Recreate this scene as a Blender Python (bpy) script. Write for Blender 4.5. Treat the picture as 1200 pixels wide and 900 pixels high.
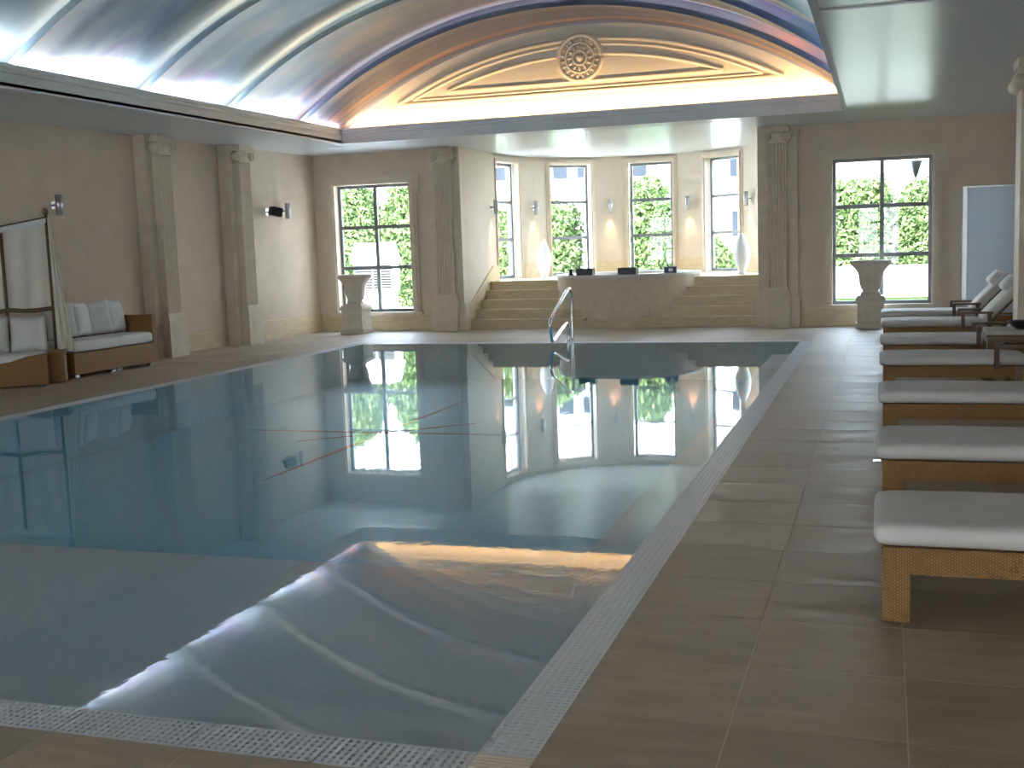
import bpy, bmesh, math, random
import numpy as np
from mathutils import Vector, Matrix, noise
random.seed(7); rng = np.random.default_rng(11)
for o in list(bpy.data.objects): bpy.data.objects.remove(o, do_unlink=True)
scene = bpy.context.scene
COL = scene.collection
PI = math.pi

# ------------------------------------------------------------------ camera
H = 1.6
F_PX, YAW, PITCH, ROLL = 1336.86, .316699, .119231, -.034047
cy, sy = math.cos(YAW), math.sin(YAW)
fwd = Vector((-sy*math.cos(PITCH), cy*math.cos(PITCH), -math.sin(PITCH)))
rgt = Vector((cy, sy, 0)); up = rgt.cross(fwd)
r2 = math.cos(ROLL)*rgt + math.sin(ROLL)*up
u2 = -math.sin(ROLL)*rgt + math.cos(ROLL)*up
cd = bpy.data.cameras.new('camera'); cam = bpy.data.objects.new('camera', cd); COL.objects.link(cam)
cd.sensor_fit = 'HORIZONTAL'; cd.sensor_width = 36; cd.lens = F_PX/1200*36
cd.clip_start = .05; cd.clip_end = 300
m = Matrix.Identity(4)
for i in range(3): m[i][0], m[i][1], m[i][2] = r2[i], u2[i], -fwd[i]
m[2][3] = H
cam.matrix_world = m
scene.camera = cam

# ------------------------------------------------------------------ world, sun, exposure
SKY, SUN, EXPO = 9.5, 12.5, 1.32
COVE, COVE_END, RIB, SCONCE = 62.0, 38.0, 4.5, 18.0
world = bpy.data.worlds.new('sky'); scene.world = world; world.use_nodes = True
wn = world.node_tree; wn.nodes.clear()
wo = wn.nodes.new('ShaderNodeOutputWorld'); wb = wn.nodes.new('ShaderNodeBackground')
wtc = wn.nodes.new('ShaderNodeTexCoord'); wsep = wn.nodes.new('ShaderNodeSeparateXYZ'); wr = wn.nodes.new('ShaderNodeValToRGB')
wn.links.new(wtc.outputs['Generated'], wsep.inputs[0]); wn.links.new(wsep.outputs['Z'], wr.inputs[0])
wr.color_ramp.elements[0].position = 0; wr.color_ramp.elements[0].color = (.84, .92, 1, 1)
wr.color_ramp.elements[1].position = .8; wr.color_ramp.elements[1].color = (.50, .70, 1, 1)
wn.links.new(wr.outputs[0], wb.inputs['Color']); wb.inputs['Strength'].default_value = SKY
wn.links.new(wb.outputs[0], wo.inputs[0])
sl = bpy.data.lights.new('sun', 'SUN'); sl.energy = SUN; sl.angle = .02; sl.color = (1, .95, .86)
so = bpy.data.objects.new('sun', sl); COL.objects.link(so)
so.rotation_euler = Vector((.35, .62, -1.0)).to_track_quat('-Z', 'Y').to_euler(); so.location = (10, -10, 30)
vs = scene.view_settings
vs.view_transform = 'Standard'; vs.look = 'None'; vs.gamma = 1; vs.use_curve_mapping = False; vs.exposure = EXPO

def area_light(name, loc, direction, sx, sy_, energy, color):
    l = bpy.data.lights.new(name, 'AREA'); l.shape = 'RECTANGLE'; l.size = sx; l.size_y = sy_
    l.energy = energy; l.color = color
    o = bpy.data.objects.new(name, l); COL.objects.link(o); o.location = loc
    d = Vector(direction).normalized()
    o.rotation_euler = d.to_track_quat('-Z', 'X' if abs(d.x) < .1 else 'Y').to_euler()
    return o
def cove_lamp(name, loc, zdir, long_axis, length, energy, color):
    """LED tube lying in the cove: long side along long_axis, shining along zdir"""
    l = bpy.data.lights.new(name, 'AREA'); l.shape = 'RECTANGLE'; l.size = length; l.size_y = .05
    l.energy = energy; l.color = color
    o = bpy.data.objects.new(name, l); COL.objects.link(o)
    X = Vector(long_axis).normalized(); Z = -Vector(zdir).normalized(); Y = Z.cross(X)
    mm = Matrix((X, Y, Z)).transposed().to_4x4(); mm.translation = loc; o.matrix_world = mm
    return o
cove_lamp('cove_lamp', (-9.50, 10.6, 3.825), (-.35, 0, 1), (0, 1, 0), 17.2, COVE*2, (1, .92, .89))
cove_lamp('cove_lamp', (-.54, 10.6, 3.825), (.35, 0, 1), (0, 1, 0), 17.2, COVE*.9, (1, .90, .84))
cove_lamp('cove_lamp', (-5.02, 19.33, 3.825), (0, 1.5, 1), (1, 0, 0), 8.6, COVE_END, (1, .66, .32)).data.spread = math.radians(125)

# ------------------------------------------------------------------ materials
def nodes(name):
    mt = bpy.data.materials.new(name); mt.use_nodes = True
    nt = mt.node_tree; b = nt.nodes['Principled BSDF']
    return mt, nt, b
def N(nt, t, **k):
    n = nt.nodes.new(t)
    for a, v in k.items(): setattr(n, a, v)
    return n
def mat(name, col, rough=.6, metal=0, var=.0, scale=4, bump=0, bscale=60, spec=.5, col2=None, stretch=None):
    mt, nt, b = nodes(name)
    b.inputs['Roughness'].default_value = rough; b.inputs['Metallic'].default_value = metal
    b.inputs['Specular IOR Level'].default_value = spec
    c = (*col, 1)
    b.inputs['Base Color'].default_value = c
    if var or col2:
        tc = N(nt, 'ShaderNodeTexCoord'); nz = N(nt, 'ShaderNodeTexNoise'); nz.inputs['Scale'].default_value = scale; nz.inputs['Detail'].default_value = 5
        src = tc.outputs['Object']
        if stretch:
            mp = N(nt, 'ShaderNodeMapping'); mp.inputs['Scale'].default_value = stretch; nt.links.new(src, mp.inputs[0]); src = mp.outputs[0]
        nt.links.new(src, nz.inputs['Vector'])
        rp = N(nt, 'ShaderNodeValToRGB'); rp.color_ramp.elements[0].position = .3; rp.color_ramp.elements[1].position = .7
        d = col2 if col2 else tuple(max(0, x*(1-var)) for x in col); e = col if col2 else tuple(min(1, x*(1+var)) for x in col)
        rp.color_ramp.elements[0].color = (*d, 1); rp.color_ramp.elements[1].color = (*e, 1)
        nt.links.new(nz.outputs['Fac'], rp.inputs[0]); nt.links.new(rp.outputs[0], b.inputs['Base Color'])
    if bump:
        tc2 = N(nt, 'ShaderNodeTexCoord'); n2 = N(nt, 'ShaderNodeTexNoise'); n2.inputs['Scale'].default_value = bscale; n2.inputs['Detail'].default_value = 4
        nt.links.new(tc2.outputs['Object'], n2.inputs['Vector'])
        bp = N(nt, 'ShaderNodeBump'); bp.inputs['Strength'].default_value = bump; bp.inputs['Distance'].default_value = .01
        nt.links.new(n2.outputs['Fac'], bp.inputs['Height']); nt.links.new(bp.outputs[0], b.inputs['Normal'])
    return mt
WALL = mat('stucco', (.69, .56, .445), .75, var=.05, scale=3, bump=.15, bscale=90)
STONE = mat('cast_stone', (.70, .59, .465), .65, var=.06, scale=6, bump=.08)
YSTONE = mat('yellow_limestone', (.66, .53, .34), .45, var=.10, scale=5, stretch=(1, 1, 6))
BAYSTONE = mat('bay_stucco', (.66, .575, .47), .7, var=.03, scale=3, bump=.1, bscale=90)
SOFFIT = mat('satin_stretch_ceiling', (.64, .65, .66), .28, spec=.8)
CORN = mat('cornice_plaster', (.78, .76, .74), .6)
TYMP = mat('tympanum_plaster', (.74, .66, .54), .7)
GROUT = mat('grout', (.52, .43, .29), .8)
FRAME = mat('grey_window_frame', (.20, .21, .22), .4, .3)
CUSH = mat('cream_canvas', (.66, .625, .59), .85, var=.04, scale=9, bump=.12, bscale=300)
WHITEC = mat('white_canvas', (.74, .73, .72), .85, var=.04, scale=9, bump=.12, bscale=200)
CURT = mat('sheer_ecru_curtain', (.74, .70, .60), .8, var=.05, scale=5)
WOOD = mat('brown_wood', (.13, .070, .038), .45, var=.25, scale=5, stretch=(1, 8, 8))
DARK = mat('black_plastic', (.012, .012, .014), .4)
STEEL = mat('brushed_steel', (.62, .63, .65), .25, 1)
CHROME = mat('chrome', (.80, .81, .83), .08, 1)
ALU = mat('satin_aluminium', (.50, .51, .54), .35, .9)
URN = mat('pale_cast_stone', (.60, .54, .46), .7, var=.08, scale=10, bump=.1)
VASE = mat('white_ceramic', (.86, .86, .88), .25)
GRATE = mat('white_gutter_plastic', (.62, .62, .63), .45)
TROUGH = mat('dark_gutter_channel', (.06, .06, .06), .6)
POOLL = mat('pale_lip_tile', (.50, .51, .53), .5)
POOLG = mat('grey_pool_mosaic', (.46, .515, .56), .5, var=.05, scale=20)
POOLB = mat('blue_pool_mosaic', (.14, .50, .64), .5, var=.06, scale=12)
RED = mat('red_mosaic', (.30, .055, .05), .5)
PANEL = mat('bluish_white_panel', (.66, .76, .90), .3)
TOWEL = mat('blue_box_card', (.05, .09, .20), .5)
ROOFM = mat('roof_felt', (.2, .2, .2), .9)

# limestone floor tiles: each tile its own tone by its position, satin sheen
def tile_mat():
    mt, nt, b = nodes('limestone_tile')
    g = N(nt, 'ShaderNodeNewGeometry')
    sc = N(nt, 'ShaderNodeVectorMath', operation='MULTIPLY'); sc.inputs[1].default_value = (1/.56, 1/.552, 0)
    ad = N(nt, 'ShaderNodeVectorMath', operation='SUBTRACT'); ad.inputs[1].default_value = (-1.04, 3.66, 0)
    fl = N(nt, 'ShaderNodeVectorMath', operation='FLOOR'); wnz = N(nt, 'ShaderNodeTexWhiteNoise', noise_dimensions='3D')
    nt.links.new(g.outputs['Position'], ad.inputs[0]); nt.links.new(ad.outputs[0], sc.inputs[0]); nt.links.new(sc.outputs[0], fl.inputs[0]); nt.links.new(fl.outputs[0], wnz.inputs[0])
    off = N(nt, 'ShaderNodeVectorMath', operation='MULTIPLY_ADD'); off.inputs[1].default_value = (9, 9, 9)
    nt.links.new(wnz.outputs['Color'], off.inputs[0]); nt.links.new(g.outputs['Position'], off.inputs[2])
    mp = N(nt, 'ShaderNodeMapping'); mp.inputs['Scale'].default_value = (1.2, 4.5, 1); nt.links.new(off.outputs[0], mp.inputs[0])
    nz = N(nt, 'ShaderNodeTexNoise'); nz.inputs['Scale'].default_value = 2.2; nz.inputs['Detail'].default_value = 7; nz.inputs['Roughness'].default_value = .6
    nt.links.new(mp.outputs[0], nz.inputs['Vector'])
    rp = N(nt, 'ShaderNodeValToRGB'); rp.color_ramp.elements[0].position = .28; rp.color_ramp.elements[1].position = .72
    rp.color_ramp.elements[0].color = (.30, .225, .152, 1); rp.color_ramp.elements[1].color = (.45, .350, .253, 1)
    nt.links.new(nz.outputs['Fac'], rp.inputs[0])
    hs = N(nt, 'ShaderNodeHueSaturation'); mr = N(nt, 'ShaderNodeMapRange'); mr.inputs['To Min'].default_value = .88; mr.inputs['To Max'].default_value = 1.1
    nt.links.new(wnz.outputs['Value'], mr.inputs['Value']); nt.links.new(mr.outputs[0], hs.inputs['Value']); nt.links.new(rp.outputs[0], hs.inputs['Color'])
    nt.links.new(hs.outputs[0], b.inputs['Base Color'])
    b.inputs['Specular IOR Level'].default_value = .38
    mr2 = N(nt, 'ShaderNodeMapRange'); mr2.inputs['From Min'].default_value = .3; mr2.inputs['From Max'].default_value = .7; mr2.inputs['To Min'].default_value = .40; mr2.inputs['To Max'].default_value = .70
    nt.links.new(nz.outputs['Fac'], mr2.inputs['Value']); nt.links.new(mr2.outputs[0], b.inputs['Roughness'])
    bp = N(nt, 'ShaderNodeBump'); bp.inputs['Strength'].default_value = .12; bp.inputs['Distance'].default_value = .01
    nt.links.new(nz.outputs['Fac'], bp.inputs['Height']); nt.links.new(bp.outputs[0], b.inputs['Normal'])
    return mt
TILE = tile_mat()

def wicker_mat(name, c1, c2):
    mt, nt, b = nodes(name); b.inputs['Roughness'].default_value = .5
    tc = N(nt, 'ShaderNodeTexCoord'); sp = N(nt, 'ShaderNodeSeparateXYZ'); nt.links.new(tc.outputs['Object'], sp.inputs[0])
    def M(op, a, bb=None):
        n = N(nt, 'ShaderNodeMath', operation=op)
        for i, v in enumerate((a, bb)):
            if v is None: continue
            if isinstance(v, (int, float)): n.inputs[i].default_value = v
            else: nt.links.new(v, n.inputs[i])
        return n.outputs[0]
    u = M('ADD', sp.outputs['X'], sp.outputs['Y'])
    uk = M('MULTIPLY', u, 1/.011); par = M('MULTIPLY', M('FLOOR', uk), PI)
    zz = M('ADD', M('MULTIPLY', sp.outputs['Z'], PI/.0065), par)
    hgt = M('MULTIPLY', M('ABSOLUTE', M('SINE', M('MULTIPLY', uk, PI))), M('ADD', M('MULTIPLY', M('SINE', zz), .5), .5))
    nz = N(nt, 'ShaderNodeTexNoise'); nz.inputs['Scale'].default_value = 30; nt.links.new(tc.outputs['Object'], nz.inputs['Vector'])
    f = M('ADD', M('MULTIPLY', hgt, .7), M('MULTIPLY', nz.outputs['Fac'], .4))
    rp = N(nt, 'ShaderNodeValToRGB'); rp.color_ramp.elements[0].position = .1; rp.color_ramp.elements[1].position = .8
    rp.color_ramp.elements[0].color = (*c1, 1); rp.color_ramp.elements[1].color = (*c2, 1)
    nt.links.new(f, rp.inputs[0]); nt.links.new(rp.outputs[0], b.inputs['Base Color'])
    bp = N(nt, 'ShaderNodeBump'); bp.inputs['Strength'].default_value = .6; bp.inputs['Distance'].default_value = .0035
    nt.links.new(hgt, bp.inputs['Height']); nt.links.new(bp.outputs[0], b.inputs['Normal'])
    return mt
WICK = wicker_mat('honey_wicker', (.17, .078, .018), (.40, .20, .055))

def mural_mat():
    """painted cloudy sky on the vault"""
    mt, nt, b = nodes('painted_sky_mural'); b.inputs['Roughness'].default_value = .55
    g = N(nt, 'ShaderNodeTexCoord')
    def noise_ramp(scale, st, stops, det=5, w=0):
        mp = N(nt, 'ShaderNodeMapping'); mp.inputs['Scale'].default_value = st; mp.inputs['Location'].default_value = (w, w*.7, w*1.3)
        nt.links.new(g.outputs['Object'], mp.inputs[0])
        nz = N(nt, 'ShaderNodeTexNoise'); nz.inputs['Scale'].default_value = scale; nz.inputs['Detail'].default_value = det
        nz.inputs['Distortion'].default_value = .4
        nt.links.new(mp.outputs[0], nz.inputs['Vector'])
        rp = N(nt, 'ShaderNodeValToRGB')
        while len(rp.color_ramp.elements) < len(stops): rp.color_ramp.elements.new(.5)
        for e, (p, c) in zip(rp.color_ramp.elements, stops): e.position = p; e.color = (*c, 1)
        nt.links.new(nz.outputs['Fac'], rp.inputs[0]); return rp.outputs[0]
    base = noise_ramp(.8, (.55, 1, .55), [(.34, (.08, .14, .27)), (.46, (.18, .28, .37)), (.58, (.28, .385, .42)), (.70, (.46, .47, .43))])
    dark = noise_ramp(1.1, (.7, 1.2, .7), [(.60, (0, 0, 0)), (.70, (1, 1, 1))], w=3.1)
    mx = N(nt, 'ShaderNodeMix', data_type='RGBA'); nt.links.new(dark, mx.inputs[0]); nt.links.new(base, mx.inputs[6]); mx.inputs[7].default_value = (.17, .18, .36, 1)
    # sunset end of the picture: dusky purple and salmon bands running with the arch
    sun = noise_ramp(1.0, (.10, 1.9, .25), [(.34, (.14, .16, .27)), (.48, (.20, .23, .35)), (.56, (.60, .36, .30)), (.62, (.24, .26, .40)), (.76, (.45, .55, .68))], det=3, w=1.7)
    sp = N(nt, 'ShaderNodeSeparateXYZ'); nt.links.new(g.outputs['Object'], sp.inputs[0])
    mr = N(nt, 'ShaderNodeMapRange'); mr.inputs['From Min'].default_value = 16.6; mr.inputs['From Max'].default_value = 18.6; nt.links.new(sp.outputs['Y'], mr.inputs['Value'])
    m2 = N(nt, 'ShaderNodeMix', data_type='RGBA'); nt.links.new(mr.outputs[0], m2.inputs[0]); nt.links.new(mx.outputs[2], m2.inputs[6]); nt.links.new(sun, m2.inputs[7])
    nt.links.new(m2.outputs[2], b.inputs['Base Color'])
    return mt
MURAL = mural_mat()

def emit_mat(name, col, s):
    mt = bpy.data.materials.new(name); mt.use_nodes = True; nt = mt.node_tree; nt.nodes.clear()
    e = N(nt, 'ShaderNodeEmission'); e.inputs[0].default_value = (*col, 1); e.inputs[1].default_value = s
    o = N(nt, 'ShaderNodeOutputMaterial'); nt.links.new(e.outputs[0], o.inputs[0]); return mt
LED = emit_mat('led_strip', (1, .74, .55), RIB)
BULB = emit_mat('warm_bulb', (1, .6, .3), 4)

def sheet_fresnel(nt, ior):
    """Fresnel factor of a thin sheet, the same from both of its sides"""
    g = N(nt, 'ShaderNodeNewGeometry'); mr = N(nt, 'ShaderNodeMapRange'); mr.inputs['To Min'].default_value = ior; mr.inputs['To Max'].default_value = 1/ior
    nt.links.new(g.outputs['Backfacing'], mr.inputs['Value'])
    f = N(nt, 'ShaderNodeFresnel'); nt.links.new(mr.outputs[0], f.inputs['IOR']); return f
def glass_mat():
    mt = bpy.data.materials.new('window_glass'); mt.use_nodes = True; nt = mt.node_tree; nt.nodes.clear()
    t = N(nt, 'ShaderNodeBsdfTransparent'); t.inputs[0].default_value = (.95, .97, .96, 1)
    gl = N(nt, 'ShaderNodeBsdfGlossy'); gl.inputs['Roughness'].default_value = 0
    fr = sheet_fresnel(nt, 1.3)
    mx = N(nt, 'ShaderNodeMixShader'); o = N(nt, 'ShaderNodeOutputMaterial')
    nt.links.new(fr.outputs[0], mx.inputs[0]); nt.links.new(t.outputs[0], mx.inputs[1]); nt.links.new(gl.outputs[0], mx.inputs[2]); nt.links.new(mx.outputs[0], o.inputs[0])
    return mt
GLASS = glass_mat()
def water_mat():
    """clear still water: Fresnel mirror over a faintly blue see-through sheet, slight ripples"""
    mt = bpy.data.materials.new('pool_water'); mt.use_nodes = True; nt = mt.node_tree; nt.nodes.clear()
    t = N(nt, 'ShaderNodeBsdfTransparent'); t.inputs[0].default_value = (.92, .97, .99, 1)
    gl = N(nt, 'ShaderNodeBsdfGlossy'); gl.inputs['Roughness'].default_value = 0
    fr = sheet_fresnel(nt, 1.333)
    tc = N(nt, 'ShaderNodeTexCoord'); nz = N(nt, 'ShaderNodeTexNoise'); nz.inputs['Scale'].default_value = 14; nz.inputs['Detail'].default_value = 2
    nt.links.new(tc.outputs['Object'], nz.inputs['Vector'])
    bp = N(nt, 'ShaderNodeBump'); bp.inputs['Strength'].default_value = .05; bp.inputs['Distance'].default_value = .0035
    nt.links.new(nz.outputs['Fac'], bp.inputs['Height']); nt.links.new(bp.outputs[0], gl.inputs['Normal']); nt.links.new(bp.outputs[0], fr.inputs['Normal'])
    mx = N(nt, 'ShaderNodeMixShader'); o = N(nt, 'ShaderNodeOutputMaterial')
    nt.links.new(fr.outputs[0], mx.inputs[0]); nt.links.new(t.outputs[0], mx.inputs[1]); nt.links.new(gl.outputs[0], mx.inputs[2]); nt.links.new(mx.outputs[0], o.inputs[0])
    return mt
WATER = water_mat()
def leaf_mat(name, a, b_):
    mt, nt, b = nodes(name); b.inputs['Roughness'].default_value = .6; b.inputs['Specular IOR Level'].default_value = .15
    g = N(nt, 'ShaderNodeNewGeometry'); rp = N(nt, 'ShaderNodeValToRGB')
    rp.color_ramp.elements[0].color = (*a, 1); rp.color_ramp.elements[1].color = (*b_, 1)
    nt.links.new(g.outputs['Random Per Island'], rp.inputs[0]); nt.links.new(rp.outputs[0], b.inputs['Base Color'])
    return mt
LEAF = leaf_mat('hedge_leaf', (.035, .07, .02), (.27, .34, .13))
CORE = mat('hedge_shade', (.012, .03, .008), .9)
GRASS = mat('lawn_grass', (.028, .040, .012), .9, var=.25, scale=30, spec=0)
PAVE = mat('white_concrete', (.80, .79, .76), .8, spec=.1, var=.03, scale=2)
RENDER = mat('white_render', (.82, .82, .80), .8)
SHUT = mat('house_window_glass', (.026, .030, .038), .5, spec=.05)
TERRA = mat('terracotta_roof', (.50, .27, .20), .8, var=.15, scale=20)
LOUV = mat('grey_louvre', (.020, .019, .019), .7, spec=.1)

# ------------------------------------------------------------------ mesh builder
class MB:
    def __init__(s): s.v = []; s.f = []; s.smooth = set()
    def add(s, vs_, fs, smooth=False, mtx=None):
        n = len(s.v)
        s.v += [tuple(mtx @ Vector(p)) if mtx else tuple(p) for p in vs_]
        for f in fs:
            if smooth: s.smooth.add(len(s.f))
            s.f.append(tuple(i+n for i in f))
        return s
    def box(s, x0, x1, y0, y1, z0, z1, mtx=None, ch=0):
        if ch:
            # top edges chamfered by ch
            vs_ = [(x0,y0,z0),(x1,y0,z0),(x1,y1,z0),(x0,y1,z0),(x0,y0,z1-ch),(x1,y0,z1-ch),(x1,y1,z1-ch),(x0,y1,z1-ch),
                   (x0+ch,y0+ch,z1),(x1-ch,y0+ch,z1),(x1-ch,y1-ch,z1),(x0+ch,y1-ch,z1)]
            fs = [(3,2,1,0),(0,1,5,4),(1,2,6,5),(2,3,7,6),(3,0,4,7),(4,5,9,8),(5,6,10,9),(6,7,11,10),(7,4,8,11),(8,9,10,11)]
            return s.add(vs_, fs, mtx=mtx)
        return s.add([(x0,y0,z0),(x1,y0,z0),(x1,y1,z0),(x0,y1,z0),(x0,y0,z1),(x1,y0,z1),(x1,y1,z1),(x0,y1,z1)],
                     [(3,2,1,0),(4,5,6,7),(0,1,5,4),(1,2,6,5),(2,3,7,6),(3,0,4,7)], mtx=mtx)
    def prism(s, poly, a, b, axis='z', smooth=False, mtx=None):
        """polygon (counter-clockwise) extruded from a to b along axis"""
        n = len(poly)
        def P(p, t):
            return (p[0], p[1], t) if axis == 'z' else ((p[0], t, p[1]) if axis == 'y' else (t, p[0], p[1]))
        vs_ = [P(p, a) for p in poly] + [P(p, b) for p in poly]
        fs = [tuple(range(n-1, -1, -1)), tuple(range(n, 2*n))]
        fs += [(i, (i+1) % n, n+(i+1) % n, n+i) for i in range(n)]
        return s.add(vs_, fs, smooth, mtx)
    def lathe(s, prof, seg=32, c=(0, 0, 0), mtx=None, flute=0, nf=0, fz=(0, 0)):
        vs_ = []; n = len(prof)
        for i in range(seg):
            a = 2*PI*i/seg
            for r, z in prof:
                rr = r*(1+flute*math.cos(nf*a)) if flute and fz[0] <= z <= fz[1] else r
                vs_.append((c[0]+rr*math.cos(a), c[1]+rr*math.sin(a), c[2]+z))
        fs = []
        for i in range(seg):
            j = (i+1) % seg
            for k in range(n-1): fs.append((i*n+k, j*n+k, j*n+k+1, i*n+k+1))
        fs.append(tuple(i*n for i in range(seg-1, -1, -1))); fs.append(tuple(i*n+n-1 for i in range(seg)))
        return s.add(vs_, fs, True, mtx)
    def tube(s, pts, r, seg=10, mtx=None):
        pts = [Vector(p) for p in pts]; vs_ = []; n = len(pts); ref = None
        for i, p in enumerate(pts):
            t = (pts[min(i+1, n-1)]-pts[max(i-1, 0)]).normalized()
            if ref is None: ref = Vector((0, 0, 1)) if abs(t.z) < .9 else Vector((1, 0, 0))
            a = (ref - t*ref.dot(t)).normalized(); b = t.cross(a); ref = a
            rr = r[i] if isinstance(r, (list, tuple)) else r
            for k in range(seg):
                an = 2*PI*k/seg; vs_.append(tuple(p + a*math.cos(an)*rr + b*math.sin(an)*rr))
        fs = [(i*seg+k, i*seg+(k+1) % seg, (i+1)*seg+(k+1) % seg, (i+1)*seg+k) for i in range(n-1) for k in range(seg)]
        fs += [tuple(range(seg-1, -1, -1)), tuple((n-1)*seg+k for k in range(seg))]
        return s.add(vs_, fs, True, mtx)
    def grid(s, fn, nu, nv, smooth=True, mtx=None, flip=False):
        vs_ = [fn(i/nu, j/nv) for i in range(nu+1) for j in range(nv+1)]
        fs = [(i*(nv+1)+j, (i+1)*(nv+1)+j, (i+1)*(nv+1)+j+1, i*(nv+1)+j+1) for i in range(nu) for j in range(nv)]
        if flip: fs = [f[::-1] for f in fs]
        return s.add(vs_, fs, smooth, mtx)
    def rbox(s, x0, x1, y0, y1, z0, z1, r, n=8, puff=0, wr=0, seed=0, mtx=None):
        """soft box: rounded edges, crowned top, faint wrinkles"""
        cx, cy_, cz = (x0+x1)/2, (y0+y1)/2, (z0+z1)/2; hx, hy, hz = (x1-x0)/2, (y1-y0)/2, (z1-z0)/2
        for ax in range(3):
            for sg in (-1, 1):
                def fn(u, v):
                    a, b = math.sin((u-.5)*PI)*1.0, math.sin((v-.5)*PI)*1.0
                    p = [0, 0, 0]; p[ax] = sg; p[(ax+1) % 3] = a; p[(ax+2) % 3] = b
                    q = [p[0]*hx, p[1]*hy, p[2]*hz]
                    inn = [max(-h+r, min(h-r, c)) for h, c in zip((hx, hy, hz), q)]
                    d = Vector([a_-b_ for a_, b_ in zip(q, inn)])
                    if d.length > 1e-9: d = d.normalized()*r
                    w = Vector(inn)+d
                    if puff:
                        k = (1-(w.x/hx)**2)*(1-(w.y/hy)**2); w.z += puff*max(0, k)**.5*(1 if w.z > 0 else 0)
                    if wr:
                        nn = noise.noise(Vector((w.x*3+seed, w.y*4, w.z*4))) + .5*noise.noise(Vector((w.x*9+seed, w.y*9, w.z*8)))
                        w.z += .012*wr*nn*(1 if w.z > 0 else .2); w.y += .006*wr*nn
                    return (cx+w.x, cy_+w.y, cz+w.z)
                s.grid(fn, n, n, True, mtx, flip=(sg < 0))
        return s
    def pillow(s, w, h, t, n=12, seed=0, mtx=None):
        """scatter cushion standing in the local XZ plane, thickness along Y"""
        for sg in (-1, 1):
            def fn(u, v):
                a, b = 2*u-1, 2*v-1
                k = max(0, (1-a**4)*(1-b**4))**.55
                pin = 1-.10*(a*a+b*b - 2*a*a*b*b)*.5
                wr = .02*noise.noise(Vector((a*2+seed, b*2, sg)))
                return (a*w/2*(1-.07*(1-a*a*0)*(1-b*b)*-0)*(pin if abs(b) < 1 else pin), sg*(t/2*k*(1+wr*4)), b*h/2*pin)
            s.grid(fn, n, n, True, mtx, flip=(sg > 0))
        return s
    def mesh(s, name, mats):
        me = bpy.data.meshes.new(name); me.from_pydata(s.v, [], s.f)
        if s.smooth:
            fl = np.zeros(len(s.f), dtype=bool); fl[list(s.smooth)] = True; me.polygons.foreach_set('use_smooth', fl)
        for q in (mats if isinstance(mats, (list, tuple)) else [mats]): me.materials.append(q)
        me.update(); return me
    def build(s, name, mats, parent=None, loc=None, rotz=0, weld=0):
        me = s.mesh(name, mats)
        if weld:
            bm = bmesh.new(); bm.from_mesh(me); bmesh.ops.remove_doubles(bm, verts=bm.verts, dist=weld); bm.to_mesh(me); bm.free()
        return link(name, me, parent, loc, rotz)
def link(name, me, parent=None, loc=None, rotz=0):
    o = bpy.data.objects.new(name, me); COL.objects.link(o)
    if parent: o.parent = parent
    if loc: o.location = loc
    if rotz: o.rotation_euler.z = rotz
    return o
def empty(name, loc=(0, 0, 0), rotz=0, parent=None):
    o = bpy.data.objects.new(name, None); COL.objects.link(o); o.location = loc; o.rotation_euler.z = rotz
    o.empty_display_size = .1
    if parent: o.parent = parent
    return o
def tag(o, label=None, cat=None, group=None, kind=None):
    if label: o['label'] = label
    if cat: o['category'] = cat
    if group: o['group'] = group
    if kind: o['kind'] = kind
    return o
def S(o, label=None): o['kind'] = 'structure'; return tag(o, label)
def kids(o): return [c for c in bpy.data.objects if c.parent == o]
def copy_tree(o, parent=None):
    c = o.copy(); COL.objects.link(c)
    if parent: c.parent = parent
    for ch in kids(o): copy_tree(ch, c)
    return c
def bev(o, w=.008, seg=2):
    md = o.modifiers.new('bevel', 'BEVEL'); md.width = w; md.segments = seg; md.limit_method = 'ANGLE'; return o

# ================================================================== STRUCTURE
ZC = 3.58                       # soffit height
YB = 21.3                       # back wall
SK = .055                       # slight splay of the left wall
def LW(y): return -11.1 - SK*(YB-y)
RWX = 2.75                      # right wall
YN = -7.0                       # wall behind the camera
PX0, PX1, PY0, PY1 = -8.70, -1.23, 3.27, 18.15       # pool water edge
GW = .20                        # gutter width

# floor: slab pieces round the pool, tiles on top
floor = S(empty('floor'), 'beige limestone tiled deck around the pool')
def slab(x0, x1, y0, y1):
    MB().box(x0, x1, y0, y1, -.30, -.0012).build('slab', GROUT, floor)
GX0, GX1, GY0, GY1 = PX0-GW, PX1+GW+.0, PY0-GW, PY1+GW
slab(-12.1, RWX+.1, YN-.1, GY0); slab(GX1, RWX+.1, GY0, YB+.3); slab(-12.1, GX0, GY0, YB+.3); slab(GX0, GX1, GY1, 22.0)
TXP, TYP, TX0, TY0 = .56, .552, -1.04, 3.66
tm = MB().box(.002, TXP-.002, .002, TYP-.002, -.02, 0, ch=.002).mesh('tile', TILE)
def tile_obj(i, j):
    o = link('tile', tm, floor, (TX0+i*TXP, TY0+j*TYP, 0))
for i in range(0, 7):
    for j in range(-3, 24): tile_obj(i, j)
for i in range(-7, 0):
    for j in (-2,): 
        o = link('tile', tm, floor, (TX0+i*TXP, GY0-TYP-.002, 0))
rest = MB()
def rest_tiles(x0, x1, y0, y1, px=TXP, py=TYP):
    nx = max(1, round((x1-x0)/px)); ny = max(1, round((y1-y0)/py)); ax, ay = (x1-x0)/nx, (y1-y0)/ny
    for i in range(nx):
        for j in range(ny): rest.box(x0+i*ax+.003, x0+(i+1)*ax-.003, y0+j*ay+.003, y0+(j+1)*ay-.003, -.02, 0, ch=.002)
rest_tiles(TX0, TX0+7*TXP-.15, TY0+24*TYP, YB)
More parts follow.
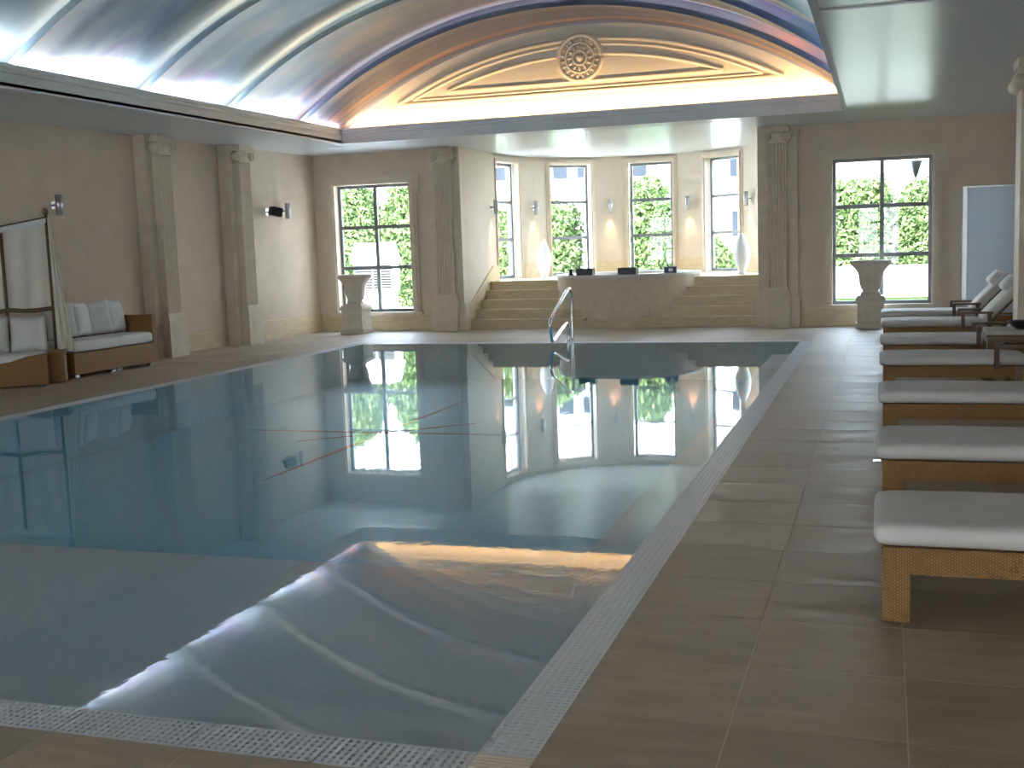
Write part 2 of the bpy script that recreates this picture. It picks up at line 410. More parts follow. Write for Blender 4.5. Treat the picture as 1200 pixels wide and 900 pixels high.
rest_tiles(-12.0, GX0, GY0, YB); rest_tiles(GX0, GX1, GY1, YB+.12)
rest_tiles(TX0-7*TXP-4.6, TX0-7*TXP, GY0-TYP, GY0)
rest_tiles(-11.9, TX0, YN, GY0-TYP); rest_tiles(TX0, RWX, YN, TY0-3*TYP)
tag(rest.build('tile_field', TILE, floor), kind='stuff')

# walls
WT = .25
wl = MB().prism([(LW(YN), YN), (LW(YB+.3), YB+.3), (LW(YB+.3)-WT, YB+.3), (LW(YN)-WT, YN)], -.05, 3.9)
S(wl.build('wall_left', WALL))
RWY = []
b = MB(); ya = YN
for c in RWY:
    b.box(RWX, RWX+WT, ya, c-.85, -.05, 3.9); b.box(RWX, RWX+WT, c-.85, c+.85, -.05, .38); b.box(RWX, RWX+WT, c-.85, c+.85, 2.95, 3.9); ya = c+.85
b.box(RWX, RWX+WT, ya, YB+.3, -.05, 3.9)
S(b.build('wall_right', WALL))
FWX = [-9.8, -5.0, -.2]
b = MB(); xa = -12.5
for c in FWX:
    b.box(xa, c-.85, YN-WT, YN, -.05, 6.3); b.box(c-.85, c+.85, YN-WT, YN, -.05, .38); b.box(c-.85, c+.85, YN-WT, YN, 2.95, 6.3); xa = c+.85
b.box(xa, RWX+WT, YN-WT, YN, -.05, 6.3)
S(b.build('wall_front', WALL))
def pierced(x0, x1, wx0, wx1, wz0, wz1, name):
    b = MB()
    b.box(x0, wx0, YB, YB+.30, -.05, 3.9); b.box(wx1, x1, YB, YB+.30, -.05, 3.9)
    b.box(wx0, wx1, YB, YB+.30, -.05, wz0); b.box(wx0, wx1, YB, YB+.30, wz1, 3.9)
    return S(b.build(name, WALL))
W1X0, W1X1, WZ0, WZ1 = -10.64, -9.00, .38, 2.95
W2X0, W2X1 = -.87, .80
pierced(-11.4, -7.87, W1X0, W1X1, WZ0, WZ1, 'wall_back_left')
pierced(-2.16, RWX, W2X0, W2X1, WZ0, WZ1, 'wall_back_right')

# bay (apse)
BC = Vector((-5.03, 23.3)); BR = 2.87; PZ = .90
def bp_(deg, r=BR): a = math.radians(deg); return (BC.x+r*math.cos(a), BC.y+r*math.sin(a))
bay = MB()
WIN = [168.75, 128.8, 90.9, 53.9, 15.0]; HW = 10.0
def sector(a0, a1, z0, z1, n=6, r0=BR, r1=BR+.30, b=bay):
    inn = [bp_(a0+(a1-a0)*k/n, r0) for k in range(n+1)]; out = [bp_(a0+(a1-a0)*k/n, r1) for k in range(n, -1, -1)]
    b.prism((out+inn)[::-1] if a1 > a0 else out+inn, z0, z1)
edges = [182.5] + [e for w in WIN for e in (w+HW, w-HW)] + [0.]
edges[0] = 180.0
for k in range(0, len(edges), 2):
    if edges[k]-edges[k+1] > .3: sector(edges[k+1], edges[k], -.05, 3.9)
for w in WIN: sector(w-HW, w+HW, 3.42, 3.9); sector(w-HW, w+HW, -.05, PZ+.02)
bay.box(-8.15, -7.90, YB+.30, BC.y+.01, -.05, 3.9); bay.box(-2.16, -1.90, YB+.30, BC.y+.01, -.05, 3.9)
bay.box(-7.90, -7.87, YB+.30, BC.y, -.05, 3.9)
S(bay.build('wall_bay', BAYSTONE))

# ceiling: satin soffit panels + painted vault
ceil = S(empty('ceiling'), 'grey satin soffit framing the painted vault')
VX0, VX1, VY0, VY1 = -9.42, -.62, 2.0, 19.25
def soffit(x0, x1, y0, y1, z=ZC): MB().box(x0, x1, y0, y1, z, z+.02).build('soffit_panel', SOFFIT, ceil)
soffit(-12.9, VX0-.03, YN, YB+.3); soffit(VX1+.03, RWX+.2, 10.8, YB+.3); soffit(VX1+.03, RWX+.2, YN, 10.8, ZC+.016)
soffit(VX0-.03, VX1+.03, VY1+.03, YB+.3); soffit(VX0-.03, VX1+.03, YN, VY0)
soffit(-8.4, -1.7, YB+.3, 26.6)
VC = -5.03; VR = 7.40; VZ = 5.36-VR
def vpt(t, r, y):
    a = math.radians(90 + 41.6 - 83.2*t); return (VC + r*math.cos(a), y, max(3.64, VZ + r*math.sin(a)))
YE = [1.9, 4.2, 6.45, 8.75, 11.05, 13.52, 15.72, 18.0, 19.62]
GAP = .24
for k in range(len(YE)-1):
    y0, y1 = YE[k], YE[k+1]; last = k == len(YE)-2
    b = MB()
    ov = 0 if last else .30
    def rad(v): return VR + (0 if last else GAP*v)
    def under(u, v): return vpt(u, rad(v), y0+(y1+ov-y0)*v)
    def over(u, v): return vpt(u, rad(v)+.05, y0+(y1+ov-y0)*v)
    b.grid(under, 56, 6); b.grid(over, 56, 6, flip=True)
    b.grid(lambda u, v: vpt(u, VR+.085*v, y0), 56, 1); b.grid(lambda u, v: vpt(u, VR+.085-.04*v, y0+.02), 56, 1, flip=True); b.grid(lambda u, v: vpt(u, rad(1)+.05*v, y1+ov), 56, 1, flip=True)
    if not last: b.grid(lambda u, v: vpt(u, rad(1)+.05-(GAP+.02)*v, y1+ov), 56, 1)
    b.build('vault_panel', MURAL, ceil, weld=1e-4)
    if k:
        MB().grid(lambda u, v: vpt(u, VR+.085, y0+.12+.06*v), 56, 1, flip=True).build('light_strip', LED, ceil)
# skirts closing the cove behind the cornices
for sx, x in ((-1, VX0), (1, VX1)):
    b = MB(); xo = x+sx*.95
    b.box(min(x, xo), max(x, xo), VY0, 19.7, ZC+.02, ZC+.055)
    b.box(min(xo, xo+sx*.06), max(xo, xo+sx*.06), VY0-.3, 19.7, ZC+.03, 4.1)
    b.build('cove_trough', TYMP, ceil)
MB().box(-10.4, .4, 19.3, 19.7, ZC+.02, ZC+.055).build('cove_trough', TYMP, ceil)
MB().box(-10.6, .6, 1.75, 1.9, ZC+.02, 6).build('vault_end', TYMP, ceil)
S(MB().box(-12.6, 3.2, YN-.3, 21.6, 6.1, 6.25).build('roof', ROOFM), 'unseen flat roof added over the pool hall to block sun and sky')  # slab added out of view to keep sun and sky off the vault
rb = MB(); rb.box(-12.6, -12.4, YN-.3, 21.6, 3.4, 6.1); rb.box(3.0, 3.2, YN-.3, 21.6, 3.4, 6.1); rb.box(-12.6, 3.2, 21.4, 21.6, 3.72, 6.1)
rb.box(-8.6, -1.5, 21.3, 26.8, 3.75, 3.9)
S(rb.build('parapet', RENDER), 'white parapet closing the roof void')

# cornices
def prof_cornice(sx): 
    # (offset outwards from opening edge, z)
    return [(0, ZC-.005), (.07, ZC-.005), (.07, ZC+.20), (.015, ZC+.21), (.010, ZC+.27), (-.025, ZC+.27), (-.025, ZC+.235), (-.012, ZC+.215), (-.012, ZC+.175), (0, ZC+.16)]
pr = prof_cornice(1)
S(MB().prism([(VX0-p, z) for p, z in pr], VY0, VY1+.07, 'y').build('trim_1', CORN), 'pale cornice fascia along the left side of the vault')
S(MB().prism([(VX1+p, z) for p, z in pr][::-1], VY0, VY1+.07, 'y').build('trim_2', CORN), 'pale cornice fascia along the right side of the vault')
S(MB().prism([(VY1+p, z) for p, z in pr][::-1], VX0-.02, VX1+.02, 'x').build('trim_3', CORN), 'pale cornice fascia under the arched end panel')

# tympanum with mouldings and rosette
ty = S(empty('wall_tympanum', (0, 0, 0)), 'arched end panel of the vault with moulded border and rosette')
TYY = 19.62
b = MB(); b.prism([(VC-5.0, ZC)] + [vpt(t/40, VR+.04, 0)[::2] for t in range(41)] + [(VC+5.0, ZC)], TYY, TYY+.1, 'y')
b.build('panel', TYMP, ty)
def seg_mould(r, z0, w, name='moulding'):
    """half-round moulding round a circular segment: arc of radius r about the vault centre cut at height z0"""
    th = math.acos((z0-VZ)/r); pts = []
    for k in range(61):
        a = PI/2 + th - 2*th*k/60; pts.append((VC+.02+r*math.cos(a), TYY, VZ+r*math.sin(a)))
    b = MB(); b.tube(pts, w, 8)
    b.tube([(pts[0][0], TYY, z0), (pts[-1][0], TYY, z0)], w, 8)
    b.build(name, TYMP, ty)
seg_mould(7.15, 4.235, .040); seg_mould(7.06, 4.30, .022); seg_mould(6.90, 4.41, .032)
b = MB()
RC = (VC+.04, 4.80)
def ring(r, w, y=TYY-.02):
    b.tube([(RC[0]+r*math.cos(2*PI*k/40), y, RC[1]+r*math.sin(2*PI*k/40)) for k in range(41)], w, 8)
b.prism([(RC[0]+.40*math.cos(2*PI*k/40), RC[1]+.40*math.sin(2*PI*k/40)) for k in range(40)], TYY-.03, TYY+.01, 'y')
ring(.38, .04); ring(.25, .022, TYY-.04); ring(.12, .022, TYY-.05)
for k in range(12):
    a = 2*PI*k/12
    b.tube([(RC[0]+rr*math.cos(a), TYY-.045, RC[1]+rr*math.sin(a)) for rr in (.13, .18, .24)], [.012, .032, .01], 6)
for k in range(20):
    a = 2*PI*(k+.5)/20
    b.tube([(RC[0]+rr*math.cos(a), TYY-.035, RC[1]+rr*math.sin(a)) for rr in (.26, .30, .35)], [.012, .026, .01], 6)
b.lathe([(.0001, 0), (.05, .012), (.07, .03), (.0001, .07)], 16, mtx=Matrix.Translation((RC[0], TYY-.03, RC[1])) @ Matrix.Rotation(PI/2, 4, 'X'))
b.build('rosette', TYMP, ty)

# baseboards
def bb(name, poly, z0=0, z1=.36, mt=YSTONE): return S(MB().prism(poly, z0, z1).build(name, mt))
bb('baseboard_left', [(LW(YN)+.03, YN), (LW(YB)+.03, YB), (LW(YB)-.01, YB), (LW(YN)-.01, YN)][::-1][::-1])
MBb = MB(); MBb.box(-11.05, -7.87, YB-.03, YB+.01, 0, .36); S(MBb.build('baseboard_back_left', YSTONE))
MBb = MB(); MBb.box(-1.46, RWX, YB-.03, YB+.01, 0, .36); S(MBb.build('baseboard_back_right', YSTONE))
bz = MB()
for k in range(0, len(edges), 2):
    if edges[k]-edges[k+1] > .3: sector(edges[k+1], edges[k], PZ, PZ+.32, 6, BR-.025, BR+.01, bz)
S(bz.build('baseboard_bay', YSTONE))
rk = MB(); rk.prism([(21.3, 0), (21.45, 0), (22.9, PZ), (23.3, PZ), (23.3, 1.22), (22.95, 1.22), (21.55, .54), (21.3, .54)], -7.875, -7.84, 'x')
S(rk.build('baseboard_stair', YSTONE), 'stone skirting climbing the bay wall beside the left steps')

# windows -----------------------------------------------------------
def window(name, label, w, z0, z1, cols, zs, loc, rotz, depth=.16, arch=.15, sill=True, lug=0, fw=.06, tw=.035):
    """local frame: x along the wall, +y outwards, wall face at y=0"""
    r = S(empty(name, loc, rotz), label)
    y0, y1 = depth-.03, depth+.03
    def bar(nm, xa, xb, za, zb): MB().box(xa, xb, y0, y1, za, zb).build(nm, FRAME, r)
    bar('frame_bar', -w/2, -w/2+fw, z0, z1); bar('frame_bar', w/2-fw, w/2, z0, z1)
    bar('frame_bar', -w/2+fw, w/2-fw, z0, z0+fw); bar('frame_bar', -w/2+fw, w/2-fw, z1-fw, z1)
    xs = [-w/2+fw] + [-w/2+w*k/cols for k in range(1, cols)] + [w/2-fw]
    for x in xs[1:-1]: bar('mullion', x-tw+.003, x+tw+.003, z0+fw, z1-fw)
    zz = [z0+fw] + zs + [z1-fw]
    for z in zs:
        for k in range(cols):
            bar('transom', xs[k]+(tw+.003 if k else 0), xs[k+1]-(tw+.003 if k < cols-1 else 0), z-tw, z+tw)
    for k in range(cols):
        for q in range(len(zz)-1):
            MB().box(xs[k]-.01, xs[k+1]+.01, depth-.003, depth+.003, zz[q]-.01, zz[q+1]+.01).build('pane', GLASS, r)
    a = arch
    b = MB()
    for sx in (-1, 1):
        for (d, e, pj) in ((0, a, .045), (.03, a-.05, .075)):
            xa, xb = sorted((sx*(w/2+d), sx*(w/2+e))); b.box(xa, xb, -pj, .0, z0-(.0), z1+(a if not d else a-.05))
        if lug: xa, xb = sorted((sx*(w/2+a), sx*(w/2+a+lug))); b.box(xa, xb, -.045, 0, z1-.22, z1+a)
    b.box(-w/2, w/2, -.045, 0, z1, z1+a); b.box(-w/2-.03, w/2+.03, -.075, 0, z1+.02, z1+a-.05)
    b.build('architrave', STONE, r)
    if sill: MB().box(-w/2-a-.05, w/2+a+.05, -.09, depth-.03, z0-.07, z0).build('sill', STONE, r)
    return r
window('window_1', 'tall six-pane window in the back wall left of the bay', W1X1-W1X0, WZ0, WZ1, 2, [1.28, 2.10], ((W1X0+W1X1)/2, YB, 0), 0, .17, .16, True, .06)
window('window_2', 'tall six-pane window in the back wall right of the bay', W2X1-W2X0, WZ0, WZ1, 2, [1.25, 2.11], ((W2X0+W2X1)/2, YB, 0), 0, .10, .16, True, .06)
nm = ['leftmost narrow window of the bay, seen almost side on', 'narrow bay window left of centre behind the white oval vase', 'narrow bay window in the middle above the tub rim', 'narrow bay window on the right beside the second oval vase', 'narrow bay window hidden behind the right pilaster']
for k, w in enumerate(WIN):
    cw = 2*BR*math.sin(math.radians(HW)); ap = BR*math.cos(math.radians(HW))
    window('window_%d' % (k+3), nm[k], cw, PZ+.02, 3.42, 1, [1.77, 2.58], (*bp_(w, ap), 0), math.radians(w-90), .16, .11, False)

for k, c in enumerate(FWX):
    window('window_%d' % (k+8), 'wide window in the end wall behind the viewpoint, outside the photo', 1.70, .38, 2.95, 2, [1.25, 2.11], (c, YN, 0), PI, .10, .16, True, .06)
for k, c in enumerate(RWY):
    window('window_%d' % (k+11), 'tall six-pane window in the right wall, outside the photo', 1.70, .38, 2.95, 2, [1.25, 2.11], (RWX, c, 0), -PI/2, .10, .16, True, .06)

# pilasters --------------------------------------------------------
def fluted(w, d, n=6):
    """plan outline (x across, y out of the wall is negative) of a fluted shaft, front face scalloped"""
    pts = [(w/2, 0), (w/2, -d)]; fw = w/n
    pts = [(-w/2, 0), (-w/2, -d)]
    for k in range(n):
        x0 = -w/2+fw*k+fw*.18; x1 = -w/2+fw*(k+1)-fw*.18
        for q in range(6):
            t = q/5; pts.append((x0+(x1-x0)*t, -d+math.sin(PI*t)*fw*.38))
    pts += [(w/2, -d), (w/2, 0)]
    return pts
def pilaster(loc, rotz, pw=.66, pd=.22, sw=.34, sd=.12, label=None, name='trim'):
    r = S(empty(name, loc, rotz), label)
    MB().box(-pw/2, pw/2, -pd, .01, .54, ZC-.003).build('back_plate', STONE, r)
    MB().box(-pw/2-.035, pw/2+.035, -pd-.035, .01, 0, .54).build('plate_plinth', STONE, r)
    MB().prism([(x, y-pd) for x, y in fluted(sw, sd)], .72, 3.27).build('fluted_shaft', STONE, r)
    b = MB(); b.box(-sw/2-.06, sw/2+.06, -pd-sd-.06, -pd, 0, .62); b.box(-sw/2-.035, sw/2+.035, -pd-sd-.035, -pd, .62, .67); b.box(-sw/2-.015, sw/2+.015, -pd-sd-.015, -pd, .67, .72)
    b.build('shaft_plinth', STONE, r)
    b = MB(); b.box(-sw/2-.05, sw/2+.05, -pd-sd-.06, -pd, 3.47, 3.53); b.box(-sw/2-.01, sw/2+.01, -pd-sd-.02, -pd, 3.27, 3.47); b.box(-sw/2-.02, sw/2+.02, -pd-sd-.03, -pd, 3.53, ZC-.003)
    for sx in (-1, 1):
        cx = sx*(sw/2-.0); cz = 3.385
        mt_ = Matrix.Translation((cx, -pd-sd-.05, cz)) @ Matrix.Rotation(-PI/2, 4, 'X')
        b.lathe([(.085, 0), (.085, sd+.04)], 20, mtx=mt_)
        b.tube([(cx+(.078-.06*k/24)*math.cos(sx*-k*.55+PI/2), -pd-sd-.055, cz+(.078-.06*k/24)*math.sin(sx*-k*.55+PI/2)) for k in range(25)], .011, 6)
        b.lathe([(.001, -.02), (.02, -.01), (.022, .0)], 12, mtx=mt_)
    b.tube([(-sw/2, -pd-sd-.05, 3.455), (sw/2, -pd-sd-.05, 3.455)], .016, 6)
    b.build('scroll_capital', STONE, r)
    return r
pilaster((-8.19, YB, 0), 0, label='fluted pilaster between the left window and the bay', name='trim_4', pd=.16)
pilaster((-1.81, YB, 0), 0, pw=.70, label='fluted pilaster at the right corner of the bay', name='trim_5', pd=.16)
pilaster((LW(16.12), 16.12, 0), PI/2-SK, label='fluted pilaster on the left wall beside the wicker sofa', name='trim_6')
pilaster((LW(18.36), 18.36, 0), PI/2-SK, label='fluted pilaster on the left wall nearest the back corner', name='trim_7')
# freestanding pillar by the loungers
pl = S(empty('trim_8', (1.77, 14.92, 0)), 'square pillar with scroll capital at the right edge behind the loungers')
MB().box(-.26, .26, -.26, .26, .5, ZC-.05).build('shaft', STONE, pl); MB().box(-.32, .32, -.32, .32, 0, .5).build('plinth', STONE, pl)
b = MB(); b.box(-.31, .31, -.31, .31, 3.34, 3.42); b.box(-.28, .28, -.28, .28, 3.42, 3.48); b.box(-.30, .30, -.30, .30, 3.48, ZC-.001)
for sx in (-1, 1): b.lathe([(.085, 0), (.085, .66)], 16, mtx=Matrix.Translation((sx*.27, -.33, 3.30)) @ Matrix.Rotation(-PI/2, 4, 'X'))
b.build('scroll_capital', STONE, pl)

# steps and platform ------------------------------------------------
SH, ST, SY = .18, .32, 21.45
TC = Vector((-4.97, 23.05)); TR = 1.45
def arc_half(y):
    d = TR*TR-(y-TC.y)**2; return math.sqrt(d) if d > 0 else 0
bx0, bx1 = -7.84, -2.165
for side, lab in ((-1, 'yellow limestone steps rising left of the round tub'), (1, 'yellow limestone steps rising right of the round tub')):
    st = tag(empty('stone_steps', ((bx0 if side < 0 else bx1), SY, 0)), lab, 'steps', 'steps up to the bay')
    ox = bx0 if side < 0 else bx1
    for k in range(5):
        ya, yb = SY+k*ST, SY+(k+1)*ST+.02
        n = 5; pin = []
        for q in range(n+1):
            yy = ya+(yb-ya)*q/n; h = arc_half(yy)+.004
            pin.append((TC.x+side*max(0, h), yy))
        if k == 0: pin = [(TC.x + side*.55, ya), (TC.x+side*.55, yb)]
        poly = ([(ox, ya)] + pin + [(ox, yb)]) if side < 0 else ([(ox, ya), (ox, yb)] + pin[::-1])
        poly = [(x-ox, y-SY) for x, y in poly]
        b = MB(); z1 = SH*(k+1)
        b.prism(poly, z1-SH if k else 0, z1-.03)
        nose = [(x, y-(.02 if abs(y-(ya-SY)) < 1e-6 else 0)) for x, y in poly]
        b.prism(nose, z1-.03, z1)
        b.build('step', YSTONE, st)
S(MB().prism([(bx0+.0, SY+5*ST), (bx1, SY+5*ST), (bx1, BC.y)] + [bp_(a, BR) for a in range(6, 180, 6)] + [(bx0, BC.y)], 0, PZ).build('floor_bay', YSTONE), 'raised stone platform inside the bay')

# ================================================================== POOL
pool = tag(empty('swimming_pool', ((PX0+PX1)/2, (PY0+PY1)/2, 0)), 'large indoor swimming pool level with the deck, white grated overflow edge', 'pool')
pox, poy = (PX0+PX1)/2, (PY0+PY1)/2
def PB(name, boxes, mt, **k):
    b = MB()
    for q in boxes: b.box(q[0]-pox, q[1]-pox, q[2]-poy, q[3]-poy, q[4], q[5])
    return b.build(name, mt, pool)
DZ = -.60; SZ = -.20
PB('basin_floor', [(PX0-.1, PX1+.1, PY0-.1, PY1+.1, DZ-.2, DZ)], POOLB)
PB('basin_wall', [(PX0-.06, PX0, PY0-.05, PY1+.05, DZ-.1, -.012)], POOLB); PB('basin_wall', [(PX1, PX1+.06, PY0-.05, PY1+.05, DZ-.1, -.012)], POOLG)
PB('basin_wall', [(PX0, PX1, PY1, PY1+.06, DZ-.1, -.012)], POOLB); PB('basin_wall', [(PX0, PX1, PY0-.06, PY0, DZ-.1, -.012)], POOLG)
PB('entry_shelf', [(PX0, PX1, PY0, 5.86, DZ-.05, SZ)], POOLG)
PB('entry_lip', [(PX0, PX1, PY0, 3.62, SZ-.02, -.055)], POOLL)
PB('side_ledge', [(PX1-.42, PX1, 5.86, PY1, DZ-.05, SZ)], POOLG)
# red compass rose laid into the pool floor
b = MB(); rc = (-5.80-pox, 12.62-poy)
def point(dx, dy, L, w):
    n = Vector((dx, dy)).normalized(); p = Vector((-n.y, n.x))
    b.prism([(rc[0]-p.x*w, rc[1]-p.y*w), (rc[0]+n.x*L, rc[1]+n.y*L), (rc[0]+p.x*w, rc[1]+p.y*w)][::-1], DZ-.01, DZ+.006)
for dx, dy, L in ((0, 1, 3.0), (0, -1, 2.9), (1, 0, 1.5), (-1, 0, 1.9), (1, .9, 1.2), (-1, -.9, 1.1)): point(dx, dy, L, .05)
b.build('compass_rose', RED, pool)['label'] = 'thin red star lines inlaid in the pool floor'
# overflow gutter: channel + grating modules
PB('gutter_channel', [(GX0, PX0-.06, GY0, GY1, -.2, -.1), (PX1+.06, GX1, GY0, GY1, -.2, -.1), (GX0, GX1, GY0, PY0-.06, -.2, -.1), (GX0, GX1, PY1+.06, GY1, -.2, -.1)], TROUGH)
ML = .496
def grate_mesh():
    b = MB(); n = 18; p = ML/n
    for k in range(n): b.box(.004, GW-.004, k*p+.0, k*p+p*.56, -.018, 0)
    for x in (.004, .033, .062, .094, .126, .155, .184): b.box(x, x+.012, 0, ML-.004, -.022, -.001)
    return b.mesh('grate', GRATE)
gm = grate_mesh()
y = PY0
while y < PY1-.01:
    link('grate', gm, pool, (PX1-pox, y-poy, 0)); link('grate', gm, pool, (GX0-pox, y-poy, 0)); y += ML
x = PX1
while x > PX0+.1:
    for yy in (GY0, PY1):
        o = link('grate', gm, pool, (x-pox, yy-poy, 0), PI/2)
    x -= ML
def corner_tile(x0, y0):
    b = MB(); b.box(x0+.002, x0+GW-.002, y0+.002, y0+GW-.002, -.02, -.003)
    for k in range(9): b.box(x0+.006, x0+GW-.006, y0+.008+k*.021, y0+.018+k*.021, -.004, .001)
    o = MB(); o.v = [(a-pox, c-poy, d) for a, c, d in b.v]; o.f = b.f
    o.build('corner_tile', STONE, pool)
for cx in (PX1, GX0):
    for cyy in (GY0, PY1): corner_tile(cx, cyy)
# water body
wb_ = MB().grid(lambda u, v: (PX0-.02-pox+(PX1-PX0+.04)*u, PY0-.02-poy+(PY1-PY0+.04)*v, -.004), 1, 1, False, flip=False)
wob = wb_.build('water', WATER, pool); wob['label'] = 'still clear pool water'

# ================================================================== THINGS
# hot tub in the bay
tub = tag(empty('hot_tub', (TC.x, TC.y, 0)), 'round raised tub with curved cream wall and stone rim between the bay steps', 'hot tub')
wz = .955
b = MB(); n = 72
for r0, r1, z0, z1, nm_, mt_ in ((TR-.18, TR, .0, wz, 'tub_wall', STONE), (TR-.30, TR+.03, wz, wz+.05, 'tub_rim', mat('pale_rim_stone', (.76, .73, .70), .4))):
    b = MB(); b.lathe([(r0, z0), (r1, z0), (r1, z1), (r0, z1), (r0, z0)], 96); b.f = b.f[:-2]; b.smooth = set(i for i in b.smooth if i < len(b.f))
    o = b.build(nm_, mt_, tub, weld=1e-5); md = o.modifiers.new('es', 'EDGE_SPLIT'); md.split_angle = .6
MB().prism([(-.56, 21.47-TC.y), (.56, 21.47-TC.y), (.56, 21.75-TC.y), (-.56, 21.75-TC.y)], 0, .145).build('plinth', YSTONE, tub)
MB().lathe([(TR-.19, .86), (TR-.19, .88)], 64).build('tub_water', WATER, tub)
MB().lathe([(TR-.19, .40), (TR-.19, .42)], 64).build('tub_floor', POOLB, tub)
RZ = wz+.05
def on_rim(ang, r=TR-.13): a = math.radians(ang); return (TC.x+r*math.cos(a), TC.y+r*math.sin(a), RZ)
def tray(x, y, w, lab):
    t = tag(empty('serving_tray', (x, y, RZ)), lab, 'tray', 'dark trays on the tub rim')
    b = MB(); b.box(-w/2, w/2, -.11, .11, 0, .02); b.box(-w/2, w/2, -.11, -.095, .02, .13); b.box(-w/2, w/2, .095, .11, .02, .13); b.box(-w/2, -w/2+.015, -.095, .095, .02, .13); b.box(w/2-.015, w/2, -.095, .095, .02, .13)
    b.build('tray_body', DARK, t); MB().rbox(-w/2+.02, w/2-.02, -.09, .09, .02, .12, .03, 4).build('folded_towel', mat('dark_towel', (.03, .022, .022), .9), t)
tray(-5.58, 21.92, .33, 'dark rectangular tray on the left part of the tub rim')
tray(-4.70, 21.78, .36, 'dark rectangular tray in the middle of the tub rim')
t = tag(empty('blue_box', (-3.93, 22.13, RZ)), 'small navy blue box on the right end of the tub rim', 'box')
bev(MB().box(-.12, .12, -.07, .07, 0, .12).build('box_body', TOWEL, t)); MB().box(-.03, .05, -.073, -.07, .03, .09).build('pale_label', VASE, t)
t = tag(empty('candle_holder', (-5.93, 22.11, RZ)), 'little black candle holder on the left end of the tub rim', 'candle holder')
MB().lathe([(.06, 0), (.06, .02), (.03, .04), (.05, .10), (.03, .12)], 20).build('holder_body', DARK, t); MB().lathe([(.025, .115), (.025, .13)], 12).build('candle', VASE, t)
# oval vases
def vase(x, y, rz, label):
    v = tag(empty('floor_vase', (x, y, PZ)), label, 'vase', 'white oval vases in the bay')
    prof = [(.06, 0), (.10, .02)]; Hh = .82
    for k in range(1, 24):
        t_ = k/24; prof.append((.155*math.sin(PI*(t_*.93+.05))**.75+.01, .02+t_*(Hh-.02)))
    prof += [(.03, Hh), (.02, Hh-.02)]
    MB().lathe(prof, 28).build('vase_body', VASE, v)
    MB().lathe([(.09, 0), (.09, .025), (.07, .035)], 24).build('foot', VASE, v)
vase(-7.18, 24.48, 0, 'tall white oval vase left of the tub in the bay')
vase(-2.74, 23.65, 0, 'tall white oval vase on the platform at the right of the bay')
# wall sconces
def sconce(name, x, y, z, rot, lit, label, group):
    s_ = tag(empty(name, (x, y, z), rot), label, 'wall lamp', group)
    MB().box(-.03, .03, -.008, 0, -.05, .05).build('wall_plate', ALU, s_)
    MB().tube([(0, -.008, 0), (0, -.075, 0)], .018, 10).build('arm', ALU, s_)
    b = MB(); b.lathe([(.042, -.15), (.052, -.15), (.052, .15), (.042, .15), (.042, -.13)], 24, c=(0, -.12, 0)); b.f = b.f[:-2]; b.smooth = set(i for i in b.smooth if i < len(b.f))
    b.build('lamp_body', ALU, s_)
    MB().lathe([(.041, -.12), (.041, -.11)], 16, c=(0, -.12, 0)).build('lens', BULB if lit else VASE, s_)
    MB().lathe([(.041, .11), (.041, .12)], 16, c=(0, -.12, 0)).build('lens', VASE, s_)
    if lit:
        l = bpy.data.lights.new('sconce_bulb', 'SPOT'); l.energy = SCONCE; l.color = (1, .46, .17); l.spot_size = math.radians(46); l.spot_blend = .8; l.shadow_soft_size = .02
        o = bpy.data.objects.new('sconce_bulb', l); COL.objects.link(o)
        a = rot; n_ = Vector((math.sin(a), -math.cos(a), 0)); p = Vector((x, y, z))+n_*.12
        o.location = p+Vector((0, 0, -.14)); o.rotation_euler = (Vector((0, 0, -1)) - n_*.22).to_track_quat('-Z', 'Y').to_euler()
g = 'round uplight sconces in the bay'
sconce('wall_sconce', -7.87, 22.98, 2.45, PI/2, True, 'steel sconce on the straight left wall of the bay, left of its leftmost window', g)
for a, lab in ((148.8, 'steel sconce between the first and second bay windows'), (109.8, 'steel sconce between the two middle bay windows'), (72.4, 'steel sconce between the third and fourth bay windows'), (35.5, 'steel sconce at the right end of the bay beside the pilaster')):
    sconce('wall_sconce', *bp_(a), 2.46, math.radians(a-90), True, lab, g)
g2 = 'unlit sconces on the left wall'
sconce('wall_sconce', LW(13.93), 13.93, 2.43, PI/2-SK, False, 'unlit steel sconce on the left wall above the canopy daybed', g2)
sconce('wall_sconce', LW(20.06), 20.06, 2.45, PI/2-SK, False, 'unlit steel sconce on the left wall beside the black loudspeaker', g2)
sp = tag(empty('loudspeaker', (LW(19.5), 19.5, 2.42), PI/2-SK), 'small black loudspeaker on a bracket on the left wall near the back corner', 'speaker')
MB().box(-.04, .04, -.01, 0, -.06, .06).build('wall_plate', ALU, sp); MB().tube([(0, -.01, 0), (0, -.10, 0)], .015, 8).build('bracket', ALU, sp)
rm = Matrix.Translation((0, -.2, 0)) @ Matrix.Rotation(math.radians(50), 4, 'Z') @ Matrix.Rotation(math.radians(12), 4, 'X')
bev(MB().box(-.10, .10, -.11, .11, -.085, .085, mtx=rm).build('cabinet', DARK, sp), .015); MB().box(-.085, .085, -.118, -.11, -.07, .07, mtx=rm).build('grille', mat('speaker_cloth', (.03, .03, .03), .9), sp)
